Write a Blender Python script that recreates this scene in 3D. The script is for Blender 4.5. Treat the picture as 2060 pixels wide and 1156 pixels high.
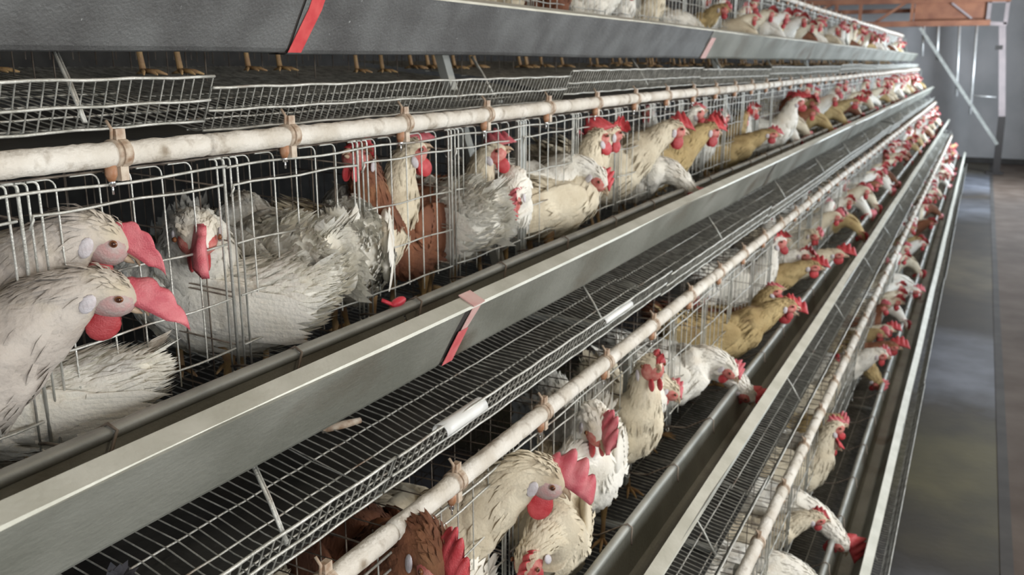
import bpy, math, random
from mathutils import Vector, Matrix, noise
S = bpy.context.scene
C = S.collection
for o in list(bpy.data.objects): bpy.data.objects.remove(o)
rnd = random.Random(7)
EYE = 1.85

# ------------------------------------------------------------------ camera
cd = bpy.data.cameras.new('camera')
cam = bpy.data.objects.new('camera', cd); C.objects.link(cam)
cd.sensor_fit = 'HORIZONTAL'; cd.sensor_width = 36.0; cd.lens = 1800/2060*36
cd.clip_start = 0.02; cd.clip_end = 100
cd.dof.use_dof = True; cd.dof.focus_distance = 1.15; cd.dof.aperture_fstop = 8
R0, R1, R2 = (0.88920592, 0.4575072, 0.0), (0.11165761, -0.2170165, -0.96976101), (-0.44367264, 0.86231723, -0.24405652)
M = Matrix(((R0[0], -R1[0], -R2[0], 0), (R0[1], -R1[1], -R2[1], 0), (R0[2], -R1[2], -R2[2], EYE), (0, 0, 0, 1)))
cam.matrix_world = M
S.camera = cam

# ------------------------------------------------------------------ light
S.view_settings.view_transform = 'Standard'; S.view_settings.look = 'None'
S.view_settings.gamma = 1; S.view_settings.use_curve_mapping = False
S.view_settings.exposure = 1.0
w = bpy.data.worlds.new('daylight'); S.world = w; w.use_nodes = True
w.node_tree.nodes['Background'].inputs[0].default_value = (0.80, 0.90, 1.0, 1)
w.node_tree.nodes['Background'].inputs[1].default_value = 0.30
def area(name, loc, rot, sx, sy, power, col):
    l = bpy.data.lights.new(name, 'AREA'); l.shape = 'RECTANGLE'; l.size = sx; l.size_y = sy
    l.energy = power; l.color = col
    o = bpy.data.objects.new(name, l); C.objects.link(o); o.location = loc; o.rotation_euler = rot
    return o
WALLX = 1.55
WINS = [-0.4, 2.6, 5.7, 8.8, 11.9, 15.0]
for i, y in enumerate(WINS):
    p = [26, 25, 24, 28, 54, 120][i]
    area('window_daylight', (WALLX-0.06, y, 1.75), (0, math.radians(90), 0), 1.0, 1.1, p, (0.80, 0.90, 1.0) if i > 1 else (0.97, 0.97, 0.95))
for y, p in ((1.0, 7), (4.2, 7), (7.4, 8), (10.4, 8)):
    l = bpy.data.lights.new('ceiling_bulb', 'POINT'); l.energy = p; l.color = (1.0, 0.84, 0.62); l.shadow_soft_size = 0.05
    o = bpy.data.objects.new('ceiling_bulb_light', l); C.objects.link(o); o.location = (0.55, y, 2.75)

# ------------------------------------------------------------------ materials
def mat(name, col, rough=0.6, metal=0.0, col2=None, scale=20, bump=0.0, bscale=60, ramp=(0.35, 0.65), stretch=None, rnd_amt=0.0, col3=None, s3=6, r3=(0.55, 0.75)):
    m = bpy.data.materials.new(name); m.use_nodes = True
    nt = m.node_tree; b = nt.nodes['Principled BSDF']
    b.inputs['Roughness'].default_value = rough; b.inputs['Metallic'].default_value = metal
    tc = nt.nodes.new('ShaderNodeTexCoord'); mp = nt.nodes.new('ShaderNodeMapping')
    nt.links.new(tc.outputs['Object'], mp.inputs[0])
    if stretch: mp.inputs['Scale'].default_value = stretch
    src = None
    if col2:
        n = nt.nodes.new('ShaderNodeTexNoise'); n.inputs['Scale'].default_value = scale; n.inputs['Detail'].default_value = 6
        nt.links.new(mp.outputs[0], n.inputs['Vector'])
        r = nt.nodes.new('ShaderNodeValToRGB'); r.color_ramp.elements[0].position = ramp[0]; r.color_ramp.elements[1].position = ramp[1]
        r.color_ramp.elements[0].color = (*col, 1); r.color_ramp.elements[1].color = (*col2, 1)
        nt.links.new(n.outputs[0], r.inputs[0]); src = r.outputs[0]
        if col3:
            n3 = nt.nodes.new('ShaderNodeTexNoise'); n3.inputs['Scale'].default_value = s3; n3.inputs['Detail'].default_value = 8
            nt.links.new(mp.outputs[0], n3.inputs['Vector'])
            r3n = nt.nodes.new('ShaderNodeValToRGB'); r3n.color_ramp.elements[0].position = r3[0]; r3n.color_ramp.elements[1].position = r3[1]
            nt.links.new(n3.outputs[0], r3n.inputs[0])
            mx = nt.nodes.new('ShaderNodeMixRGB'); nt.links.new(r3n.outputs[0], mx.inputs[0]); nt.links.new(src, mx.inputs[1]); mx.inputs[2].default_value = (*col3, 1)
            src = mx.outputs[0]
    if rnd_amt:
        oi = nt.nodes.new('ShaderNodeObjectInfo'); hs = nt.nodes.new('ShaderNodeHueSaturation')
        mr = nt.nodes.new('ShaderNodeMapRange'); mr.inputs['To Min'].default_value = 1-rnd_amt; mr.inputs['To Max'].default_value = 1+rnd_amt*0.5
        nt.links.new(oi.outputs['Random'], mr.inputs[0]); nt.links.new(mr.outputs[0], hs.inputs['Value'])
        if src: nt.links.new(src, hs.inputs['Color'])
        else: hs.inputs['Color'].default_value = (*col, 1)
        src = hs.outputs[0]
    if src: nt.links.new(src, b.inputs['Base Color'])
    else: b.inputs['Base Color'].default_value = (*col, 1)
    if bump:
        n2 = nt.nodes.new('ShaderNodeTexNoise'); n2.inputs['Scale'].default_value = bscale; n2.inputs['Detail'].default_value = 5
        nt.links.new(mp.outputs[0], n2.inputs['Vector'])
        bp = nt.nodes.new('ShaderNodeBump'); bp.inputs['Strength'].default_value = bump; bp.inputs['Distance'].default_value = 0.003
        nt.links.new(n2.outputs[0], bp.inputs['Height']); nt.links.new(bp.outputs[0], b.inputs['Normal'])
    return m
m_galv = mat('galvanised_sheet', (0.21, 0.215, 0.185), 0.46, 0.30, (0.33, 0.335, 0.30), 7, 0.35, 160, stretch=(1, 0.6, 1), col3=(0.12, 0.095, 0.065), s3=5, r3=(0.52, 0.72))
m_galv_dark = mat('galvanised_sheet_shaded', (0.10, 0.10, 0.10), 0.6, 0.3, (0.17, 0.175, 0.175), 9, 0.5, 200, col3=(0.42, 0.43, 0.43), s3=90, r3=(0.70, 0.78))  # near end of the top trough: dimness painted in, plus its pale speckle
m_flange = mat('flange_toplit', (0.50, 0.50, 0.43), 0.45, 0.15, (0.62, 0.62, 0.55), 12, 0.2, 120)  # rim paler than the sheet: light from above painted into the colour
m_galv_dull = mat('galvanised_rim', (0.30, 0.31, 0.29), 0.5, 0.35, (0.42, 0.43, 0.40), 12, 0.2, 120)
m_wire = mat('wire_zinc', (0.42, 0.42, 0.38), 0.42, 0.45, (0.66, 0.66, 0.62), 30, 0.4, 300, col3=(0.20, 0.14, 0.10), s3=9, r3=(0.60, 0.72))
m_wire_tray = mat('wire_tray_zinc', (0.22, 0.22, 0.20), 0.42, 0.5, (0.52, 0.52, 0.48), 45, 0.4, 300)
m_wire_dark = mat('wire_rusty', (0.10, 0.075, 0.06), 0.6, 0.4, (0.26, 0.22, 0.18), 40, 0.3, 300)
m_pipe = mat('limed_pipe', (0.55, 0.50, 0.42), 0.8, 0, (0.76, 0.73, 0.67), 14, 0.8, 140, ramp=(0.3, 0.62), col3=(0.28, 0.23, 0.17), s3=26, r3=(0.57, 0.72))
m_clip = mat('clip_brown', (0.30, 0.19, 0.12), 0.6, 0, (0.60, 0.52, 0.42), 60)
m_black = mat('joint_shade_black', (0.035, 0.03, 0.028), 0.7)  # for the trough joint gaps and the column's painted shade
m_orange = mat('nipple_orange', (0.34, 0.15, 0.07), 0.5, 0, (0.45, 0.27, 0.17), 80)
m_steel = mat('steel_pin', (0.7, 0.7, 0.7), 0.25, 0.9)
m_tape = mat('red_tape', (0.60, 0.05, 0.06), 0.55, 0, (0.70, 0.10, 0.10), 40)
m_tape2 = mat('red_tape_lit', (0.62, 0.11, 0.12), 0.55, 0, (0.72, 0.20, 0.21), 30)  # second tier tape, made lighter to stand for the light on it
m_tape_pink = mat('faded_tape', (0.62, 0.36, 0.34), 0.6, 0, (0.66, 0.46, 0.43), 50)
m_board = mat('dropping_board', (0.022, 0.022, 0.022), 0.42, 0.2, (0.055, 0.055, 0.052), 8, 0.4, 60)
m_comb = mat('comb_red', (0.46, 0.030, 0.040), 0.5, 0, (0.60, 0.09, 0.10), 60, 0.4, 500, rnd_amt=0.25)
m_combp = mat('comb_pink', (0.66, 0.20, 0.22), 0.5, 0, (0.54, 0.09, 0.12), 50, 0.4, 500)
m_face = mat('face_skin', (0.50, 0.30, 0.29), 0.65, 0, (0.46, 0.38, 0.36), 90, 0.5, 400)
m_face_red = mat('face_red', (0.50, 0.10, 0.09), 0.6, 0, (0.62, 0.26, 0.22), 90, 0.5, 400)
m_lobe = mat('ear_lobe', (0.66, 0.64, 0.68), 0.7, 0, (0.55, 0.50, 0.52), 70, 0.5, 300)
m_eye = mat('eye', (0.06, 0.02, 0.01), 0.12)
m_iris = mat('iris', (0.20, 0.075, 0.03), 0.25)
m_beak = mat('beak', (0.55, 0.43, 0.30), 0.45, 0, (0.40, 0.27, 0.18), 90)
m_leg = mat('shank', (0.48, 0.32, 0.14), 0.6, 0, (0.36, 0.22, 0.12), 60, 0.5, 300)
def feather(name, a, b_, dirt):
    return mat(name, a, 0.85, 0, b_, 16, 0.8, 130, ramp=(0.35, 0.7), rnd_amt=0.13, col3=dirt, s3=9, r3=(0.56, 0.78))
m_white = feather('feather_white', (0.88, 0.86, 0.80), (0.80, 0.77, 0.68), (0.58, 0.47, 0.33))
m_cream = feather('feather_cream', (0.76, 0.69, 0.54), (0.60, 0.52, 0.38), (0.34, 0.24, 0.14))
m_brown = feather('feather_brown', (0.22, 0.085, 0.04), (0.13, 0.05, 0.03), (0.30, 0.15, 0.07))
m_ochre = feather('feather_ochre', (0.52, 0.40, 0.20), (0.38, 0.27, 0.12), (0.22, 0.12, 0.06))
m_ash = feather('feather_ash', (0.56, 0.51, 0.46), (0.42, 0.37, 0.33), (0.60, 0.52, 0.36))
FEATH = {'ash': m_ash, 'white': m_white, 'cream': m_cream, 'brown': m_brown, 'ochre': m_ochre}
m_wall = mat('end_wall', (0.40, 0.40, 0.405), 0.85, 0, (0.52, 0.51, 0.515), 1.3, 0.3, 40)
m_wall2 = mat('side_wall', (0.42, 0.40, 0.37), 0.9, 0, (0.52, 0.50, 0.46), 2)
m_ceil = mat('ceiling', (0.25, 0.20, 0.16), 0.9, 0, (0.32, 0.27, 0.22), 3)
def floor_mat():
    """concrete and yellow brown dirt; window light and dark bands painted in along the aisle"""
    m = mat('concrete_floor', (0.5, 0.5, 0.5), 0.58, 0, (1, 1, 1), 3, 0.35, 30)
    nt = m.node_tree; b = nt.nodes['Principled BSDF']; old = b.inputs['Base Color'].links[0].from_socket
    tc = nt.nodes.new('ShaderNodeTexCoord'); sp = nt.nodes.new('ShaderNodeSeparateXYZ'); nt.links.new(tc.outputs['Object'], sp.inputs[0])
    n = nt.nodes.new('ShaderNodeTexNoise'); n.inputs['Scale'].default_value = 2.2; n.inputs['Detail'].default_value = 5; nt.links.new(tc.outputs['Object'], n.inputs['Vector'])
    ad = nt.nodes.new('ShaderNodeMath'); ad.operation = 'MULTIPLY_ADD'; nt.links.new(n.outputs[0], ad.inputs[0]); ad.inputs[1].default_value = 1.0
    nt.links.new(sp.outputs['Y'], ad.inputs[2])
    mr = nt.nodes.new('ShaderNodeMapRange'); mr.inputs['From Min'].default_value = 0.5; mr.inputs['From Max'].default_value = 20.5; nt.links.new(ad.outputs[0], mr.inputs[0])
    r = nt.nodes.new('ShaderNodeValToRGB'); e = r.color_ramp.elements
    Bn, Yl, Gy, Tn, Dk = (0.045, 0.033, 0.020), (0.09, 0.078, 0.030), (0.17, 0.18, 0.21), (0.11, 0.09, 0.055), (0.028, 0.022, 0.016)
    cols = [(3.0, Gy), (3.5, Dk), (4.1, Yl), (4.7, Yl), (5.15, Dk), (5.6, Gy), (6.5, Gy), (7.0, Dk), (7.9, Bn), (8.5, Tn), (9.3, Tn), (10.3, Bn), (11.8, Dk), (13.0, Gy), (14.2, Bn), (15.2, Gy), (16.6, Gy), (17.8, Tn)]  # positions of the painted light and dark bands
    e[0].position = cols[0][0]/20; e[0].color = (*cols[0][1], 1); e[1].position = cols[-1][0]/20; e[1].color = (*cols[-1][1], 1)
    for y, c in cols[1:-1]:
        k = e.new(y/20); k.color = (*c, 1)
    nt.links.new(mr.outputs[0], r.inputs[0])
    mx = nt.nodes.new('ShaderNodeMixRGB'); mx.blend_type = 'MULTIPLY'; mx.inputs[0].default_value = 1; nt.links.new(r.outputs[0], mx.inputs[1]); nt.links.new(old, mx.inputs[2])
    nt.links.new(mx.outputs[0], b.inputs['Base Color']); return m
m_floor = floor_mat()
m_groove = mat('gutter_dark', (0.045, 0.04, 0.038), 0.7, 0, (0.07, 0.065, 0.06), 6)
m_floor2 = mat('walkway_brown', (0.08, 0.055, 0.04), 0.75, 0, (0.13, 0.10, 0.08), 3, 0.3, 30)
m_orangepaint = mat('orange_paint', (0.36, 0.16, 0.09), 0.6, 0.1, (0.24, 0.10, 0.06), 5, 0.1, 40)
m_pink = mat('pink_grey_paint', (0.38, 0.32, 0.32), 0.5, 0.1, (0.30, 0.26, 0.26), 6)
m_whitepl = mat('white_plastic', (0.80, 0.81, 0.80), 0.4, 0, (0.70, 0.71, 0.69), 20)
m_redpl = mat('red_plastic', (0.70, 0.05, 0.08), 0.4)
m_rod = mat('rod_bright', (0.62, 0.62, 0.60), 0.4, 0.5, (0.75, 0.75, 0.74), 20)

# ------------------------------------------------------------------ mesh helpers
class MB:
    def __init__(s): s.v = []; s.f = []; s.mi = []; s.m = 0
    def add(s, vs, fs):
        k = len(s.v); s.v += [tuple(p) for p in vs]; s.f += [tuple(i+k for i in f) for f in fs]; s.mi += [s.m]*len(fs)
    def tube(s, pts, r, n=6, cap=True):
        pts = [Vector(p) for p in pts]; N = len(pts); rs = r if isinstance(r, (list, tuple)) else [r]*N
        vs = []; fs = []; u = None
        for i, p in enumerate(pts):
            t = (pts[min(i+1, N-1)]-pts[max(i-1, 0)]).normalized()
            if u is None:
                a = Vector((0, 0, 1)) if abs(t.z) < 0.9 else Vector((1, 0, 0))
                u = t.cross(a).normalized()
            else: u = (u-t*u.dot(t)).normalized()
            w_ = t.cross(u)
            for j in range(n):
                a = 2*math.pi*j/n; vs.append(p+(u*math.cos(a)+w_*math.sin(a))*rs[i])
        for i in range(N-1):
            for j in range(n):
                a, b = i*n+j, i*n+(j+1) % n; fs.append((a, b, b+n, a+n))
        if cap: fs.append(tuple(range(n))[::-1]); fs.append(tuple(range((N-1)*n, N*n)))
        s.add(vs, fs)
    def box(s, lo, hi):
        x0, y0, z0 = lo; x1, y1, z1 = hi
        s.add([(x0,y0,z0),(x1,y0,z0),(x1,y1,z0),(x0,y1,z0),(x0,y0,z1),(x1,y0,z1),(x1,y1,z1),(x0,y1,z1)],
              [(0,3,2,1),(4,5,6,7),(0,1,5,4),(1,2,6,5),(2,3,7,6),(3,0,4,7)])
    def bar(s, a, b, wd, th, up=(0, 1, 0)):
        a, b = Vector(a), Vector(b); t = (b-a).normalized(); u = Vector(up); u = (u-t*u.dot(t)).normalized(); w_ = t.cross(u)
        vs = []
        for p in (a, b):
            for i, j in ((-1,-1),(1,-1),(1,1),(-1,1)): vs.append(p+u*i*wd/2+w_*j*th/2)
        s.add(vs, [(0,1,2,3),(7,6,5,4),(0,4,5,1),(1,5,6,2),(2,6,7,3),(3,7,4,0)])
    def ell(s, c, r, n=12, k=8, ax=None):
        vs = []; fs = []; c = Vector(c)
        X, Y, Z = ax if ax else (Vector((1,0,0)), Vector((0,1,0)), Vector((0,0,1)))
        for i in range(k+1):
            th = math.pi*i/k
            for j in range(n):
                ph = 2*math.pi*j/n
                vs.append(c+X*(r[0]*math.sin(th)*math.cos(ph))+Y*(r[1]*math.sin(th)*math.sin(ph))+Z*(r[2]*math.cos(th)))
        for i in range(k):
            for j in range(n):
                a, b = i*n+j, i*n+(j+1) % n; fs.append((a, a+n, b+n, b))
        s.add(vs, fs)
    def mesh(s, name, mats, smooth=True):
        me = bpy.data.meshes.new(name); me.from_pydata(s.v, [], s.f)
        for m in (mats if isinstance(mats, (list, tuple)) else [mats]): me.materials.append(m)
        me.polygons.foreach_set('material_index', s.mi)
        if smooth: me.polygons.foreach_set('use_smooth', [True]*len(s.f))
        me.update(); return me
def obj(name, me, parent=None, loc=(0,0,0), rot=(0,0,0)):
    o = bpy.data.objects.new(name, me); C.objects.link(o); o.parent = parent; o.location = loc; o.rotation_euler = rot; return o
def thing(name, label, cat, loc=(0,0,0), rot=(0,0,0), group=None, me=None):
    o = bpy.data.objects.new(name, me); C.objects.link(o); o.location = loc; o.rotation_euler = rot
    o['label'] = label; o['category'] = cat
    if group: o['group'] = group
    return o
def struct(name, mb, m, smooth=False):
    o = obj(name, mb.mesh(name, m, smooth)); o['kind'] = 'structure'; return o

# ------------------------------------------------------------------ layout of the tiers
def RX(k): return -(1.009-(k-1)*0.291)
def RZ(k): return EYE+0.125-(k-1)*0.52
FD = 0.244                       # cage front lies this far behind the trough rim
MOD, CELL, Y0, NM = 1.27, 0.3175, -0.31, 13
YEND = Y0+MOD*NM
TIER = {1: 'top', 2: 'second', 3: 'third', 4: 'bottom'}
ORD = ['first','second','third','fourth','fifth','sixth','seventh','eighth','ninth','tenth','eleventh','twelfth','thirteenth','fourteenth']

# ------------------------------------------------------------------ room
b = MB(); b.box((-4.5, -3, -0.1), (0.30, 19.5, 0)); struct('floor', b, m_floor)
b = MB(); b.box((0.30, -3, -0.1), (WALLX+0.2, 19.5, -0.004)); struct('floor_walkway', b, m_floor2)
b = MB(); b.box((0.258, -3, -0.03), (0.303, 19.5, 0.004)); o = struct('trim_1', b, m_groove)
b = MB(); b.box((-4.7, 19.2, 0), (WALLX+0.2, 19.5, 3.4)); struct('wall_far', b, m_wall)
b = MB(); b.box((-4.7, -3, 0), (-4.5, 19.5, 3.4)); struct('wall_left', b, m_board)
b = MB(); b.box((-4.7, -3, 3.4), (WALLX+0.2, 19.5, 3.5)); struct('ceiling', b, m_ceil)
b = MB()
b.box((WALLX, -3, 0), (WALLX+0.2, 19.5, 1.15)); b.box((WALLX, -3, 2.35), (WALLX+0.2, 19.5, 3.4))
ys = [-3]+[v for y in WINS for v in (y-0.6, y+0.6)]+[19.5]
for i in range(0, len(ys), 2): b.box((WALLX, ys[i], 1.15), (WALLX+0.2, ys[i+1], 2.35))
struct('wall_right', b, m_wall2)
for i, y in enumerate(WINS):
    b = MB()
    for a in (y-0.6, y, y+0.57): b.box((WALLX+0.06, a, 1.15), (WALLX+0.10, a+0.03, 2.35))
    for z in (1.15, 1.73, 2.32): b.box((WALLX+0.06, y-0.6, z), (WALLX+0.10, y+0.6, z+0.03))
    struct('window_%d' % (i+1), b, m_wall2)
b = MB(); b.box((-4.5, 19.17, 0), (WALLX, 19.2, 0.10)); struct('baseboard_far', b, m_groove)

# ------------------------------------------------------------------ wire floor with egg catch
def lerp_profile(dx):
    return -0.165+(-FD-dx)*0.10
PROF = [(-FD-0.42, lerp_profile(-FD-0.42)), (-FD, -0.165), (-0.17, -0.172), (-0.11, -0.186), (-0.05, -0.198), (0.0, -0.210), (0.012, -0.207), (0.024, -0.180), (0.037, -0.148)]
def make_tray():
    r_ = random.Random(3); b = MB(); n = 72
    for i in range(n+1):
        y = i*MOD/n; j = r_.uniform(-0.002, 0.002)
        pts = []
        for q, (x, z) in enumerate(PROF):
            wz = 0.004*math.sin(x*55+i*0.13) if -0.14 < x < -0.01 else 0
            wy = j*(1 if q in (3, 4) else 0.3)
            pts.append((x, y+wy, z+wz))
        b.tube(pts, 0.0014, 4, False)
    cross = b.mesh('cross_wires', m_wire_tray)
    b = MB(); r2 = random.Random(5)
    for x, r in [(-0.60,0.0016),(-0.54,0.0016),(-0.48,0.0016),(-0.42,0.0016),(-0.36,0.0016),(-0.30,0.0016)]:
        b.tube([(x, 0, lerp_profile(x)-0.003), (x, MOD, lerp_profile(x)-0.003)], r, 5)
    inner = b.mesh('inner_long_wires', m_wire_tray)
    rails = []
    for x, z, r in [(-0.215,-0.170,0.0017),(-0.165,-0.176,0.0017),(-0.115,-0.188,0.0017),(-0.06,-0.200,0.0018),(-0.02,-0.211,0.0018)]:
        b = MB(); b.tube([(x, i*MOD/36, z+0.0018+0.0006*math.sin(i*2.1)) for i in range(37)], r, 5)
        rails.append(('long_wire', b.mesh('long_wire', m_wire)))
    for x, z, r in [(0.012,-0.210,0.0021),(0.027,-0.181,0.0022),(0.039,-0.148,0.0024)]:
        b = MB(); b.tube([(x, i*MOD/36, z+0.0008*math.sin(i*1.7+x*90)) for i in range(37)], r, 6)
        rails.append(('lip_rail', b.mesh('lip_rail', m_wire)))
    return cross, inner, rails
tr_cross, tr_inner, tr_rails = make_tray()
tj = random.Random(21)
for k in (1, 2, 3, 4):
    for j in range(NM):
        dz, tilt, dx = tj.uniform(-0.006, 0.003), tj.uniform(-0.006, 0.006), tj.uniform(-0.004, 0.004)
        if k == 1 and j == 0: dz, tilt, dx = -0.002, 0.004, 0.0
        if k == 1 and j == 1: dz, tilt, dx = -0.012, -0.001, -0.004
        t = thing('egg_tray', 'wire egg tray with upturned lip, %s tier, %s section from the near end' % (TIER[k], ORD[j]),
                  'wire tray', (RX(k)+dx, Y0+j*MOD+0.004, RZ(k)+dz), (tilt, 0, 0), 'wire egg trays of the %s tier' % TIER[k])
        o = obj('cross_wires', tr_cross, t); o['kind'] = 'stuff'
        o = obj('floor_wires', tr_inner, t); o['kind'] = 'stuff'
        for nm, me in tr_rails: obj(nm, me, t)

# ------------------------------------------------------------------ cage modules
def arc_top(y, z0, z1, back, r=0.012, x=0.0):
    pts = [(x, y, z0), (x, y, z1-r)]
    for i in range(1, 5):
        a = math.pi/2*i/4; pts.append((x, y-r+r*math.cos(a), z1-r+r*math.sin(a)))
    pts.append((x, y-back, z1)); return pts
def make_cage():
    P = {}
    b = MB(); r_ = random.Random(11)
    for c in range(4):
        y0 = c*CELL
        for i, off in enumerate((0.052, 0.104, 0.152, 0.204, 0.256)):
            y = y0+off+r_.uniform(-0.004, 0.004)
            b.tube(arc_top(y, -0.05 if i % 2 else -0.03, 0.262, 0.04), 0.0013, 5, False)
    P['bars'] = b.mesh('front_bars', m_wire)
    b = MB()     # the doubled bars at a cell boundary
    for d, r in ((-0.016, 0.0016), (0.0, 0.0024), (0.010, 0.0016), (0.024, 0.0017)):
        b.tube(arc_top(d, -0.058, 0.262, 0.014 if d else 0.02, 0.007, 0.003 if d else 0), r, 6)
    b.tube([(0.003, -0.016, -0.056), (0.006, -0.008, -0.066), (0.006, 0.004, -0.068), (0.003, 0.010, -0.058)], 0.0016, 5)
    P['boundary'] = b.mesh('door_bars', m_wire)
    b = MB()     # hook holding the trough rail
    b.tube([(0.0, 0.0, -0.05), (0.02, -0.004, -0.044), (0.06, -0.004, -0.040), (0.105, 0, -0.012), (0.122, 0.004, -0.002), (0.131, 0.008, -0.010), (0.134, -0.004, -0.028), (0.139, -0.014, -0.036)], 0.0021, 6)
    P['hook'] = b.mesh('trough_hook', m_wire_dark)
    P['rails'] = []
    for z, r in ((0.248, 0.0021), (0.223, 0.0019), (0.135, 0.0017), (0.055, 0.0016), (-0.025, 0.0017)):
        b = MB()
        for c in range(4):
            y0 = c*CELL+0.012; y1 = y0+CELL-0.020; dz = r_.uniform(-0.003, 0.003)
            if z == 0.248: continue
            pts = [(0.004, y0+(y1-y0)*i/8, z+dz+0.0015*math.sin(i*1.3+c)) for i in range(9)]
            if z == 0.223: pts = [(0.004, y0-0.006, z-0.016+dz), (0.007, y0-0.002, z-0.004+dz)]+pts
            b.tube(pts, r, 6)
        if z == 0.248: b.tube([(0.006, i*MOD/30, z+0.002*math.sin(i*0.9)) for i in range(31)], r, 6)
        P['rails'].append(b.mesh('front_rail', m_wire if z > 0.1 else m_wire))
    b = MB()     # partition in the x-z plane
    for z in (-0.10, -0.02, 0.055, 0.062, 0.14, 0.22): b.tube([(0, 0, z), (-0.42, 0, z+0.02)], 0.0014, 5)
    for i in range(1, 9): b.tube([(-i*0.05, 0.002, lerp_profile(-FD-i*0.05)), (-i*0.05, 0.002, 0.25)], 0.0013, 5)
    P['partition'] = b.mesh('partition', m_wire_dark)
    b = MB()
    for i in range(24): b.tube([(-0.42, i*MOD/24, -0.12), (-0.42, i*MOD/24, 0.26), (0.0, i*MOD/24, 0.262)], 0.0012, 4, False)
    for z in (-0.05, 0.05, 0.15, 0.25): b.tube([(-0.42, 0, z), (-0.42, MOD, z)], 0.0014, 4)
    for x in (-0.3, -0.2, -0.1, 0): b.tube([(x, 0, 0.264), (x, MOD, 0.264)], 0.0016, 4)
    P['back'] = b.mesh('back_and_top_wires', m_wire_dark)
    b = MB(); b.box((-0.50, 0, -0.002), (-0.02, MOD, 0.0)); P['board'] = b.mesh('dropping_board', m_board, False)
    return P
CG = make_cage()
for k in (1, 2, 3, 4):
    for j in range(NM):
        t = thing('hen_cage', 'wire hen cage module of four doors, %s tier, %s from the near end' % (TIER[k], ORD[j]), 'cage',
                  (RX(k)-FD, Y0+j*MOD, RZ(k)), (0, 0, 0), 'wire cage modules of the %s tier' % TIER[k])
        o = obj('front_bars', CG['bars'], t); o['kind'] = 'stuff'
        o = obj('back_and_top_wires', CG['back'], t); o['kind'] = 'stuff'
        for me in CG['rails']: obj('front_rail', me, t)
        for c in range(4):
            y = c*CELL
            obj('door_bars', CG['boundary'], t, (0, y, 0)); obj('partition', CG['partition'], t, (-0.004, y, 0))
            if c % 1 == 0: obj('trough_hook', CG['hook'], t, (0, y-0.015, 0))
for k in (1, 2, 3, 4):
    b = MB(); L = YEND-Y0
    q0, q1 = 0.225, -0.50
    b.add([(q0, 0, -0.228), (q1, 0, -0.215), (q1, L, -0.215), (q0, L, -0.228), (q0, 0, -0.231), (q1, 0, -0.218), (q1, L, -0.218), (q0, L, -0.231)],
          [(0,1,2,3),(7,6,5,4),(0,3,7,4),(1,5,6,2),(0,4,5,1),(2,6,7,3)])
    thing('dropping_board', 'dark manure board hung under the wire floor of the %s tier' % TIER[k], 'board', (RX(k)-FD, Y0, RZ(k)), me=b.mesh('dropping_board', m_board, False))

# ------------------------------------------------------------------ feed troughs
TP = [(-0.004, 0.0), (-0.002, 0.004), (-0.006, 0.0045)]
def trough_section(L, seed, mm=None):
    """galvanised J-shaped trough: outer wall, floor, inner wall with rolled rim"""
    r_ = random.Random(seed); b = MB(); n = 14
    # closed profile (dx, dz), outside then inside
    out = [(-0.010, 0.0010), (-0.009, 0.0030), (-0.002, 0.0022), (0.0018, -0.001), (-0.027, -0.052), (-0.054, -0.103), (-0.060, -0.109), (-0.066, -0.1105), (-0.100, -0.1105), (-0.108, -0.104), (-0.125, -0.018)]
    inn = [(-0.1235, -0.018), (-0.1065, -0.102), (-0.099, -0.1085), (-0.068, -0.1085), (-0.062, -0.107), (-0.056, -0.101), (-0.029, -0.051), (-0.003, -0.0022)]
    prof = out+inn; m = len(prof); vs = []; fs = []
    for i in range(n+1):
        y = L*i/n; wz = 0.0015*math.sin(i*0.8+seed); wx = 0.0015*math.sin(i*0.55+seed*2)
        for x, z in prof: vs.append((x+wx*(1 if z > -0.06 else 0.3), y, z+wz))
    for i in range(n):
        for j in range(m):
            a, c = i*m+j, i*m+(j+1) % m; fs.append((a, a+m, c+m, c))
    b.add(vs, fs)
    return b.mesh('trough_sheet', mm or m_galv, False)
seams = [-1.306]+[1.234+2.54*i for i in range(7)]
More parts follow.
